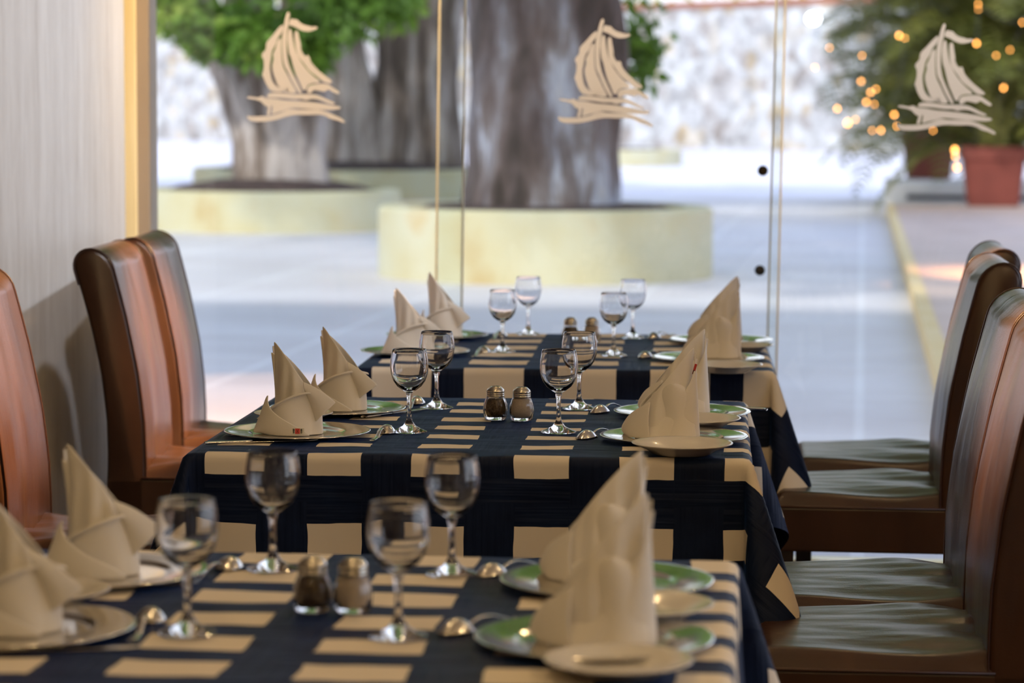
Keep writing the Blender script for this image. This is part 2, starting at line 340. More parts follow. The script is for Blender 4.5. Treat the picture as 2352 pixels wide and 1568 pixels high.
from mathutils.geometry import tessellate_polygon
for i, (cx, cy, sc, lab) in enumerate(((680, 155, 1.0, 'peach white sailing ship emblem on the first glass panel, over the left tree'), (1396, 166, .975, 'white sailing ship emblem on the middle glass panel, over the thick trunk edge'), (2180, 180, 1.015, 'white sailing ship emblem on the right glass panel, in front of the potted palms'))):
    yy = (GY+.02-.006, GY-.01-.006, GY+.02-.006)[i]
    o0 = PY(cx, cy, yy); mpp = (PY(cx+100, cy, yy)-o0).length/100
    mb = MB(); th = .0012
    for poly in SHIP:
        q = [Vector(((x-755)/5.808*mpp*sc, 0, -(y-784)/5.808*mpp*sc)) for x, y in poly]
        # smooth once (Chaikin)
        s2 = []
        for a in range(len(q)):
            A, B = q[a], q[(a+1) % len(q)]; s2 += [A*.75+B*.25, A*.25+B*.75]
        q = s2; k = len(q)
        tri = tessellate_polygon([q])
        vs = q+[p+Vector((0, -th, 0)) for p in q]
        fs = [tuple(t) for t in tri]+[tuple(j+k for j in reversed(t)) for t in tri]+[(j, (j+1) % k, k+(j+1) % k, k+j) for j in range(k)]
        mb.add(vs, fs)
    o = mb.build('ship_decal', decal_m, smooth=False); o.location = o0
    o.rotation_euler = (0, [.0, .035, .035][i], 0); tag(o, lab, 'glass emblem', 'ship emblems on the glass')

# ------------------------------------------------------------------ outdoors
gm = MB(); gm.box((-60, GY+.1, -.12), (70, 260, -.0))
struct(gm.build('ground', ground_m, smooth=False))
A = PZ(200, 319, 0); B = PZ(2600, 357, 0)
d = (B-A); L = d.length; ang = math.atan2(d.y, d.x)
wl = MB().box((-40, 0, 0), (L+40, .5, 5.35)); o = wl.build('garden_wall', stone_m, smooth=False); o.location = A; o.rotation_euler = (0, 0, ang)
tag(o, 'long whitewashed rubble stone wall behind the trees', 'wall')
MB().box((-40, -.08, 5.35), (L+40, .6, 5.6)).build('coping', coping_m, o, smooth=False)
hb = MB()
for k in range(9000):
    p = Vector((random.uniform(-35, L+35), random.uniform(1.2, 3.2), random.uniform(3.5, 8.5)))
    a = Vector((random.gauss(0, 1), random.gauss(0, 1), random.gauss(0, 1))).normalized(); b = a.orthogonal().normalized(); s = random.uniform(.25, .5)
    hb.add([p, p+a*s*.5+b*s*.3, p+a*s, p+a*s*.5-b*s*.3], [(0, 1, 2, 3)])
o = hb.build('hedge', hedge_m, smooth=False); o.location = A; o.rotation_euler = (0, 0, ang)
tag(o, 'yellow green sunlit hedge above the far stone wall', 'hedge', kind='stuff')

def planter(px, py, half, h, lab, md=.03, name='round_planter'):
    f = PZ(px, py, 0); dep = (f-CAM).dot(fw); r = half*dep/F/(1-half/F); dirv = Vector((f.x, f.y, 0)).normalized()
    c = Vector((f.x, f.y, 0))+dirv*r
    root = empty(name, c); tag(root, lab, 'planter', 'yellow round planters')
    MB().lathe([(r, 0), (r, h-.03), (r-.03, h), (r-.22, h), (r-.25, h-.03), (r-.25, .05)], 96).build('rim', yellow_m, root, smooth=False)
    MB().lathe([(0, h+md), ((r-.24)*.5, h+md*.9), ((r-.24)*.85, h+md*.3), (r-.24, h-.06), (r-.24, .02)], 48).build('soil', soil_m, root)
    return c, r, h
c1, r1, h1 = planter(1252, 656, 383, .58, 'nearest large pale yellow round planter, around the thick trunk')
c2, r2, h2 = planter(622, 537, 298, .46, 'pale yellow round planter at the left, around the leaning trunks', .12)
c3, r3, h3 = planter(790, 462, 345, .46, 'wide yellow planter half hidden behind the left and nearest planters', .12)
c4, r4, h4 = planter(1340, 383, 226, .42, 'small looking distant yellow planter showing right of the thick trunk')

def trunk_mesh(mb, pts, rads, flute=.08, nf=9, seed=0, seg=72, rings=40):
    pts = [Vector(p) for p in pts]
    def at(t):
        x = t*(len(pts)-1); i = min(int(x), len(pts)-2); f = x-i; return pts[i].lerp(pts[i+1], f), rads[i]*(1-f)+rads[i+1]*f
    def fn(u, v):
        p, r = at(v); a = u*2*math.pi
        q = Vector((math.cos(a)*1.3, math.sin(a)*1.3, p.z*.55+seed*7))
        nn = noise.noise(q*1.1)*.22+noise.noise(q*2.7)*.12
        fl = flute*math.sin(a*nf+seed+p.z*.7+2*noise.noise(q))*(.6+.4*math.sin(a*3+seed))
        k = 1+nn+fl
        return p+Vector((math.cos(a), math.sin(a), 0))*r*k
    mb.grid(fn, seg, rings, wrap=True)
def leaves(cl, cnt, size, m, name, parent, seed=1):
    rnd = random.Random(seed); mb = MB()
    for k in range(cnt):
        c, r = cl[rnd.randrange(len(cl))]
        dv = Vector((rnd.gauss(0, 1), rnd.gauss(0, 1), rnd.gauss(0, 1))).normalized()*rnd.random()**.5
        p = Vector(c)+Vector((dv.x*r[0], dv.y*r[1], dv.z*r[2]))
        a = Vector((rnd.gauss(0, 1), rnd.gauss(0, 1), rnd.gauss(-.6, .6))).normalized(); b = a.cross(Vector((rnd.gauss(0,1), rnd.gauss(0,1), rnd.gauss(0,1)))).normalized(); s = size*rnd.uniform(.6, 1.3); nn = a.cross(b)
        mb.add([p, p+a*s*.4+b*s*.28+nn*.03*s, p+a*s, p+a*s*.4-b*s*.28+nn*.03*s], [(0, 1, 2), (0, 2, 3)])
    return mb.build(name, m, parent, smooth=False)
def off(c, px, py, z=None, Y=None):
    Y = Y or c.y; p = PY(px, py, Y); return p-Vector((c.x, c.y, 0))
# thick gum-like trunk
t1 = empty('thick_tree', (c1.x, c1.y, 0)); tag(t1, 'huge grey patchy tree trunk rising from the nearest yellow planter', 'tree')
P = lambda px, py: off(c1, px, py)
trunk = MB(); b0 = P(1235, 470); b0.z = h1-.12
trunk_mesh(trunk, [b0, P(1243, 380), P(1240, 250), P(1237, 120), P(1232, 0), P(1236, -300), P(1240, -700)], [.70, .62, .60, .585, .60, .62, .55], .05, 8, 1, 96, 70)
tk = trunk.build('trunk', bark_m, t1)
leaves([(P(1440, -60)+Vector((0, 1, 0)), (.35, .5, 1.0)), (P(1455, 110)+Vector((0, 1, 0)), (.16, .3, .32))], 260, .16, leaf_m, 'foliage', t1, 5)
leaves([(Vector((0, 0, 6.4)), (6, 6, 1.5)), (Vector((2.5, -6, 6.4)), (5, 5, 1.4))], 7500, .42, leaf_m, 'foliage', t1, 6)
# left tree: several leaning stems
t2 = empty('leaning_tree', (c2.x, c2.y, 0)); tag(t2, 'leaning grey trunks of the left tree with low green leaves', 'tree')
P = lambda px, py: off(c2, px, py)
tr = MB()
def stem(mb, c, pl, rl, sd, zb, dy=0):
    q = [P_(c, *a)+Vector((0, dy, 0)) for a in pl]; q[0].z = zb; trunk_mesh(mb, q, rl, .10, 6, sd, 48, 40)
P_ = lambda c, px, py: off(c, px, py)
stem(tr, c2, [(610, 435), (588, 330), (545, 200), (500, 100), (455, 0), (380, -220)], [.36, .26, .26, .25, .26, .2], 2, h2-.15)
stem(tr, c2, [(665, 440), (655, 330), (630, 210), (590, 90), (560, 0), (520, -250)], [.42, .38, .33, .30, .28, .2], 3, h2-.15, .1)
stem(tr, c2, [(705, 440), (700, 350), (705, 230), (690, 120), (700, 0), (720, -250)], [.34, .26, .26, .25, .24, .2], 4, h2-.15, -.1)
tr.build('trunk', darkbark_m, t2)
Q = lambda px, py, dy: P(px, py)+Vector((0, dy, 0))
leaves([(Q(480, 40, -1), (.45, .6, .33)), (Q(560, 60, -1), (.5, .6, .45)), (Q(640, 90, -1.2), (.45, .6, .4)), (Q(720, 70, -1), (.5, .6, .5)), (Q(800, 40, -1), (.5, .6, .42)), (Q(880, 10, -1), (.5, .6, .45)), (Q(940, 0, -1), (.4, .6, .3)),
        (Q(520, 105, -1), (.16, .3, .16)), (Q(755, 130, -1), (.2, .3, .2)), (Q(400, -10, -1), (.4, .5, .2))], 3600, .17, leaf_m, 'foliage', t2, 9)
# tree behind
t3 = empty('fluted_tree', (c3.x, c3.y, 0)); tag(t3, 'broad fluted brown grey trunk between the left tree and the thick trunk', 'tree')
tr = MB()
stem(tr, c3, [(815, 395), (812, 300), (800, 180), (780, 60), (760, -100), (740, -300)], [.52, .42, .38, .36, .34, .3], 5, h3-.15)
stem(tr, c3, [(905, 395), (915, 300), (925, 180), (935, 60), (950, -100), (960, -300)], [.55, .50, .50, .52, .5, .4], 6, h3-.15, .3)
stem(tr, c3, [(985, 395), (990, 300), (985, 180), (1000, 60), (1010, -100), (1030, -300)], [.50, .42, .42, .40, .4, .3], 7, h3-.15, .1)
tr.build('trunk', darkbark_m, t3)
leaves([(Vector((-3, -1, 6.2)), (6, 6, 1.6)), (Vector((4, -6, 6.4)), (6, 6, 1.7)), (Vector((-3, -13, 6.5)), (6, 6, 1.6))], 12000, .55, leaf_m, 'foliage', t3, 19)

# raised terrace on the right
TZ = .12
a = PZ(2052, 470, TZ); b = PZ(2196, 860, TZ); dd = (a-b).normalized(); b2 = b-dd*2.0; b2.y = max(b2.y, GY+.6)
side = Vector((12, 0, 0))
def prism(mb, poly, z0, z1):
    k = len(poly); vs = [(p[0], p[1], z0) for p in poly]+[(p[0], p[1], z1) for p in poly]
    mb.add(vs, [tuple(reversed(range(k))), tuple(range(k, 2*k))]+[(j, (j+1) % k, k+(j+1) % k, k+j) for j in range(k)]); return mb
o = prism(MB(), [b2, b2+side, a+side, a], 0.0, TZ).build('terrace', terrace_m, smooth=False); tag(o, 'raised pinkish terrace floor at the right outdoors', 'terrace'); o['kind'] = 'structure'
wv = Vector((.09, 0, 0))
o = prism(MB(), [b2-wv, b2-wv*.0, a, a-wv], 0, TZ+.012).build('kerb', curb_m, smooth=False); tag(o, 'yellow painted kerb along the terrace edge', 'kerb')
# low stone bench at the end
f = PZ(2042, 458, TZ); bz = .37
bn = empty('stone_ledge', (f.x, f.y, 0)); tag(bn, 'low grey stone ledge with a dark line, behind the terrace pots', 'ledge')
MB().box((-.05, 0, 0), (9, 2.6, bz)).build('block', bench_m, bn, smooth=False, bevel=.02)
MB().box((.25, -.03, TZ), (9, .0, TZ+.07)).build('dark_line', dark_m, bn, smooth=False)

def frond(mb, base, az, ln, lift, droop, nl, rnd, ms):
    d = Vector((math.cos(az), math.sin(az), 0)); pts = []
    for i in range(nl+1):
        t = i/nl; pts.append(base+d*(ln*t*(1-.15*t))+Vector((0, 0, lift*ln*t-droop*ln*t*t)))
    ms.tube(pts[::3], [max(.004, .016*(1-t/len(pts[::3]))) for t in range(len(pts[::3]))], 5)
    for i in range(2, nl):
        t = i/nl; p = pts[i]; tn = (pts[i+1]-pts[i-1]).normalized(); sd = tn.cross(Vector((0, 0, 1))).normalized()
        L2 = ln*.30*math.sin(math.pi*(.12+.85*t))*rnd.uniform(.8, 1.1)
        for s in (-1, 1):
            tip = p+(sd*s*.8+tn*.6+Vector((0, 0, rnd.uniform(-.35, .25)))).normalized()*L2; mid = p.lerp(tip, .5)+Vector((0, 0, .03)); w_ = tn*.022
            mb.add([p-w_*.6, mid-w_, tip, mid+w_, p+w_*.6], [(0, 1, 3, 4), (1, 2, 3)])
def potted_palm(pxl, pxr, ytop, ybot, z0, lab, nfr, ln, seed, square):
    cb = PZ((pxl+pxr)/2, ybot, z0); dep = (cb-CAM).dot(fw); r = (pxr-pxl)/2*dep/F; c = Vector((cb.x, cb.y+r*.8, z0)); h = (ybot-ytop)*dep/F
    root = empty('potted_palm', c, .0); tag(root, lab, 'potted plant', 'potted palms on the terrace')
    prof = [(r*.74, 0), (r*.78, .02), (r*.93, h*.78), (r*1.0, h*.78), (r*1.0, h*.98), (r*.97, h), (r*.86, h), (r*.84, h*.8)]
    if square:
        mb = MB()
        def fac(a, z):
            return min(1/abs(math.cos(a)) if abs(math.cos(a)) > 1e-6 else 9, 1/abs(math.sin(a)) if abs(math.sin(a)) > 1e-6 else 9, 1.32)
        mb.lathe(prof, 64, (0, 0, 0), fac); mb.build('pot', pot_m, root, smooth=False)
    else: MB().lathe(prof, 64).build('pot', pot_m, root, smooth=False)
    MB().lathe([(0, h*.9), (r*.85, h*.86), (r*.84, h*.7)], 32).build('soil', soil_m, root)
    rnd = random.Random(seed); mb = MB(); ms = MB()
    for i in range(nfr):
        az = rnd.uniform(0, 2*math.pi); l2 = ln*rnd.uniform(.6, 1.1); bs = Vector((rnd.uniform(-.4, .4)*r, rnd.uniform(-.4, .4)*r, h*.85))
        if rnd.random() < .6 or math.sin(az) < -.1:
            top = bs+Vector((rnd.uniform(-.2, .2), rnd.uniform(-.2, .2), rnd.uniform(.3, 2.3))); ms.tube([bs, bs.lerp(top, .5), top], [.03, .025, .018], 6); bs = top
        frond(mb, bs, az, l2, rnd.uniform(.45, 1.2), rnd.uniform(.6, 1.0), 30, rnd, ms)
    mb.build('fronds', palm_m, root, smooth=False); ms.build('stems', stem_m, root)
    return c, h
pc1, ph1 = potted_palm(2207, 2358, 336, 474, TZ, 'big red brown pot with an arching palm, in front of the ledge', 150, 2.3, 3, True)
pc2, ph2 = potted_palm(2068, 2200, 300, 411, bz, 'round red brown pot with an arching palm, on the ledge behind', 115, 2.5, 11, False)
# orange dots among the palm leaves, built as glowing beads on an added cable
DOTS = [(1905,110,8),(1872,155,8),(1978,187,9),(2000,212,9),(2012,205,8),(1990,235,10),(2008,240,8),(1923,250,9),(1947,283,12),(1965,275,8),(2023,300,9),(2054,264,9),(2060,290,7),(2065,82,9),(2078,88,8),(2243,100,9),(2247,10,8),(2247,22,8),(2288,128,8),(2305,202,9),(2320,115,8),(2348,52,8),(2193,345,12),(2198,385,12),(2194,360,9),(2003,300,7),(1980,128,6),(2143,300,6)]
DOTS.sort(key=lambda q: (q[0]//70, q[1] if (q[0]//70) % 2 else -q[1]))
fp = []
for i, (px, py, s) in enumerate(DOTS):
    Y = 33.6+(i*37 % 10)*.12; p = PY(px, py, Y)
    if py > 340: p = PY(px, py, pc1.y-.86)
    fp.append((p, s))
fr_ = empty('glow_dots', fp[0][0]); tag(fr_, 'small glowing orange dots strung on an added cable among the potted palms', 'string lights')
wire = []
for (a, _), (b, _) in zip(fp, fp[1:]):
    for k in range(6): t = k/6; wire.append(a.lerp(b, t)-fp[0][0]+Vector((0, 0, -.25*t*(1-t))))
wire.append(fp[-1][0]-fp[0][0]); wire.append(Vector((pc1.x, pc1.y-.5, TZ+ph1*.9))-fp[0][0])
MB().tube(wire, .004, 5).build('added_cable', dark_m, fr_)
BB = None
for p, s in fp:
    if BB is None: BB = o = MB().lathe([(0, -.022), (.014, -.018), (.022, 0), (.014, .018), (.006, .03), (0, .03)], 12).build('bulb', glow_dot_m)
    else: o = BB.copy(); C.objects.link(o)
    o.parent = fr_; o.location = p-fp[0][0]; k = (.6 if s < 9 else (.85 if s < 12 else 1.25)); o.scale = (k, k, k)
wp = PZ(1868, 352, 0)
fl = empty('white_glow_spot', PY(1868, 44, A.y+(B.y-A.y)*.8)); 
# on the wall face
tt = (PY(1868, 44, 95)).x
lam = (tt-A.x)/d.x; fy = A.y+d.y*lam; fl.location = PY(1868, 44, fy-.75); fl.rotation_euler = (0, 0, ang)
tag(fl, 'bright round white glowing spot near the top of the far wall', 'lamp')
MB().lathe([(0, -.17), (.12, -.14), (.2, -.06), (.22, 0), (.2, .1), (.12, .18), (0, .2)], 24).build('globe', white_glow_m, fl)  # bright white spot, built as a glowing globe on an added bracket
MB().box((-.06, .0, -.05), (.06, .56, .05)).build('added_bracket', dark_m, fl, smooth=False)

# added unseen spots that put warm patches on the paving and terrace
q = PZ(545, 960, 0); lamp('paving_fill_spot', 'SPOT', (q.x+.6, GY+.9, 2.9), 1250, (1, .58, .30), (q.x+.2, q.y-.3, 0), spot_size=.70, spot_blend=.12, shadow_soft_size=.04)
q = PZ(2260, 640, .1); lamp('terrace_fill_spot', 'SPOT', (q.x+2.2, q.y-2, 3.2), 4200, (1, .50, .22), q+Vector((.9, 0, 0)), spot_size=.65, spot_blend=.7, shadow_soft_size=.05)

# ------------------------------------------------------------------ tables
def cloth(name, hw, hl, drop, m, seed):
    st = .0085; nu = int(2*(hw+drop)/st)+1; nv = int(2*(hl+drop)/st)+1
    mb = MB(); uv = []
    def fn(a, b):
        u = (a*2-1)*(hw+drop); v = (b*2-1)*(hl+drop); uv.append((u, v))
        su = 1 if u > 0 else -1; sv = 1 if v > 0 else -1
        e = .012; du = max(0, abs(u)-hw); dv = max(0, abs(v)-hl)
        wr = noise.noise(Vector((u*7, v*16, seed)))*.0022+noise.noise(Vector((u*25, v*50, seed+3)))*.0009
        if du == 0 and dv == 0: return Vector((u, v, max(.0, .0022+wr)))
        if dv == 0 or du == 0:
            dd_ = max(du, dv); t = min(1, dd_/(e*1.57)); out = e*math.sin(t*1.5708)+.002; dz = -e*(1-math.cos(t*1.5708))-max(0, dd_-e*1.57)
            wv_ = (.010*math.sin((v if du else u)*17+seed)+.008*noise.noise(Vector((u*5, v*5, seed))))*(dd_/drop)+.014*(dd_/drop)
            if du: return Vector((su*(hw+out+wv_), v, .002+dz))
            return Vector((u, sv*(hl+out+wv_), .002+dz))
        dd_ = math.hypot(du, dv); th = math.atan2(dv, du); t = min(1, dd_/(e*1.57)); out = e*math.sin(t*1.5708)+.002
        dz = -e*(1-math.cos(t*1.5708))-max(0, dd_-e*1.57)
        s2 = math.sin(2*th); r = dd_*.34*s2**1.3; dz *= (1-.10*s2)
        tw = th+.75*math.sin(2*th)*math.sin(th*2-1.2)
        wv_ = .014*(min(1, dd_/drop))
        bx = su*(hw+(out+wv_)*math.cos(th)+r*math.cos(tw)); by = sv*(hl+(out+wv_)*math.sin(th)+r*math.sin(tw))
        return Vector((bx, by, .002+dz))
    mb.grid(fn, nu, nv); mb.uv = uv
    return mb.build(name, m)
def dining_table(c, hw, hl, yaw, cm, seed, lab, drop, rel):
    root = empty('dining_table', (c[0], c[1], 0), yaw); tag(root, 'square dining table under the navy and white cloth, '+rel, 'table', 'dining tables')
    MB().box((-hw+.004, -hl+.004, .715), (hw-.004, hl-.004, .748)).build('tabletop', leg_m, root, smooth=False, bevel=.004)
    for sx_ in (-1, 1):
        for sy in (-1, 1):
            MB().box((sx_*(hw-.09)-.03, sy*(hl-.09)-.03, 0), (sx_*(hw-.09)+.03, sy*(hl-.09)+.03, .715)).build('leg', leg_m, root, smooth=False, bevel=.004)
    o = cloth('tablecloth', hw, hl, drop, cm, seed); o.location = (c[0], c[1], .748); o.rotation_euler = (0, 0, yaw)
    tag(o, lab, 'tablecloth', 'navy and white tablecloths')
T = {}
def quad(pts):
    P4 = [PZ(*p, .75) for p in pts]; return P4
# middle
def fit(name, near_l, near_r, far_y, L, cmargs, seed, lab, rel, drop=.28, yaw=None):
    a = PZ(*near_l, .75); b = PZ(*near_r, .75); W = (b-a).length; y_ = math.atan2(b.y-a.y, b.x-a.x)*.6 if yaw is None else yaw
    mid = (a+b)/2; n_ = Vector((-math.sin(y_), math.cos(y_), 0)); c = mid+n_*L/2
    print(name, 'W', W, 'yaw', y_, 'c', c)
    dining_table((c.x, c.y), W/2-.012, L/2, y_, cloth_mat('woven_cloth_'+name, *cmargs), seed, lab, drop, rel)
    T[name] = c
fit('middle', (424, 1040), (1724, 1052), None, .955, (.185, .096, .142, .056, .468/.185, (.4775+.044)/.142), 2, 'navy and cream checked cloth on the middle table, sharp in focus', 'middle of the three')
fit('back', (812, 845), (1778, 851), None, 1.02, (.2205, .142, .200, .105, .236/.2205, (.51+.09)/.2), 5, 'bright navy and white checked cloth on the farthest table by the glass', 'the farthest, by the glass')
a_ = PZ(8, 1262, .75); b_ = PZ(1700, 1287, .75)
yw = math.atan2(b_.y-a_.y, b_.x-a_.x)*.6; L_ = .93; mid = (a_+b_)/2; n_ = Vector((-math.sin(yw), math.cos(yw), 0)); c = mid-n_*L_/2
dining_table((c.x, c.y), (b_-a_).length/2-.016, L_/2, yw, cloth_mat('woven_cloth_front', .205, .122, .145, .082, (-.249+.010)/.205, -.383/.145), 9, 'dark navy and tan checked cloth on the nearest table, out of focus', .28, 'the nearest, at the bottom')
T['front'] = c
ZT = .7515
# ------------------------------------------------------------------ tableware
def make_glass():
    root = empty('wine_glass')
    H = .158
    out = [(0, 0), (.030, 0), (.0342, .0012), (.0338, .0025), (.024, .006), (.012, .0125), (.0058, .022), (.0044, .034), (.0042, .050), (.0046, .066), (.0066, .0725), (.0058, .0755), (.013, .080), (.0235, .088), (.031, .099), (.0352, .112), (.0366, .124), (.0358, .138), (.0335, .151), (.0322, .1576), (.0320, .1582), (.0316, .1585)]
    inn = [(.0312, .1582), (.0310, .1576), (.0322, .151), (.0345, .138), (.0352, .124), (.0338, .1125), (.0292, .100), (.0210, .0905), (.011, .0845), (0, .0828)]
    MB().lathe(out[1:]+inn[:-1]+[(0.0001, .0828)], 72).build('bowl_and_stem', glass_m, root, sharp=50)
    return root
GL = make_glass()
def make_shaker(kind):
    root = empty(kind+'_shaker')
    fac = lambda a, z: 1+(.035*abs(math.cos(a*6))-.02)*(1 if z < .042 else .2)
    out = [(.0195, 0), (.0212, .002), (.0232, .010), (.0245, .020), (.0232, .031), (.0195, .041), (.0172, .046), (.0168, .050)]
    inn = [(.0150, .050), (.0150, .046), (.0175, .040), (.0208, .031), (.0222, .020), (.0205, .010), (.018, .0065), (.0001, .006)]
    MB().lathe(out+inn, 72, (0, 0, 0), fac).build('jar', glass_m, root, sharp=50)
    fill = .040 if kind == 'pepper' else .043
    MB().lathe([(.0001, .0064), (.0172, .0068), (.0200, .0105), (.0216, .020), (.0202, .031), (.0170, fill), (.0001, fill+.0015)], 40).build(kind+'_grains', pepper_m if kind == 'pepper' else salt_m, root)
    cap = MB().lathe([(.0172, .0455), (.0178, .0465), (.0178, .049), (.0172, .0495), (.0178, .0505), (.0178, .053), (.0173, .0535), (.0180, .0545), (.0180, .0575), (.0165, .0605), (.0105, .0655), (.0095, .0662), (.0001, .0665)], 48).build('metal_cap', cap_m, root)
    hb_ = MB()
    for i in range(7):
        a = i*2*math.pi/6; r = 0 if i == 6 else .0058; hb_.lathe([(.0009, .0664), (.0009, .0668), (.0001, .0668)], 10, (r*math.cos(a), r*math.sin(a), 0))
    hb_.build('pour_holes', hole_m, cap)
    return root
PEP = make_shaker('pepper'); SAL = make_shaker('salt')
SILV = MB().lathe([(.0001, .0022), (.080, .0022), (.086, .0030), (.0905, .0064), (.094, .0072), (.128, .0100), (.1355, .0108), (.138, .0102), (.138, .0092), (.1345, .0088), (.093, .0052), (.089, .0020), (.084, .0), (.0001, .0)], 128).build('charger_plate', chrome_m)
WHITE = MB().lathe([(.0001, .0042), (.048, .0042), (.056, .0060), (.068, .0130), (.086, .0205), (.0895, .0215), (.0905, .0208), (.090, .0195), (.086, .0178), (.066, .0098), (.054, .0020), (.050, .0), (.046, 0), (.0455, .0022), (.0001, .0022)], 128).build('side_plate', plate_m)

def make_spoon():
    root = empty('teaspoon'); mb = MB()
    # bowl at +x end, lying face down; handle to -x
    def fn(u, v):
        a = u*2*math.pi; r = v
        x = .026*r*math.cos(a); y = .0185*r*math.sin(a)*(1-.18*math.cos(a)); z = .0010+.0150*(1-r*r)
        return Vector((x+.064, y, z))
    mb.grid(fn, 36, 12, wrap=True)
    b = mb.build('bowl', cutlery_m, root, solid=.0011)
    hm = MB()
    def hf(u, v):
        t = v; x = .043-t*.112; wd = .0028+.0035*t**2; hz = .0022+.016*math.sin(min(1, t*1.35+.08)*math.pi)*(1-t)+.0002
        a = u*2*math.pi; return Vector((x, wd*math.cos(a), hz+.0010*math.sin(a)))
    hm.grid(hf, 12, 24, wrap=True); k = 24*12
    hm.f.append(tuple(range(12))); hm.f.append(tuple(reversed(range(k-12, k))))
    hm.build('handle', cutlery_m, root)
    return root
def make_knife():
    root = empty('table_knife'); hm = MB()
    def hf(u, v):
        x = -.02-v*.088; wd = .0048+.0022*v; a = u*2*math.pi; return Vector((x, wd*math.cos(a), .0032+.0028*math.sin(a)))
    hm.grid(hf, 12, 12, wrap=True); hm.f.append(tuple(range(12))); hm.f.append(tuple(reversed(range(132, 144)))); hm.build('handle', cutlery_m, root)
    bm_ = MB(); prism(bm_, [(-.02, -.004), (.02, -.008), (.085, -.0085), (.102, -.003), (.105, .004), (.09, .0055), (-.02, .004)], .0022, .0036)
    bm_.build('blade', cutlery_m, root, smooth=False, bevel=.0004); return root
SP = make_spoon(); KN = make_knife()

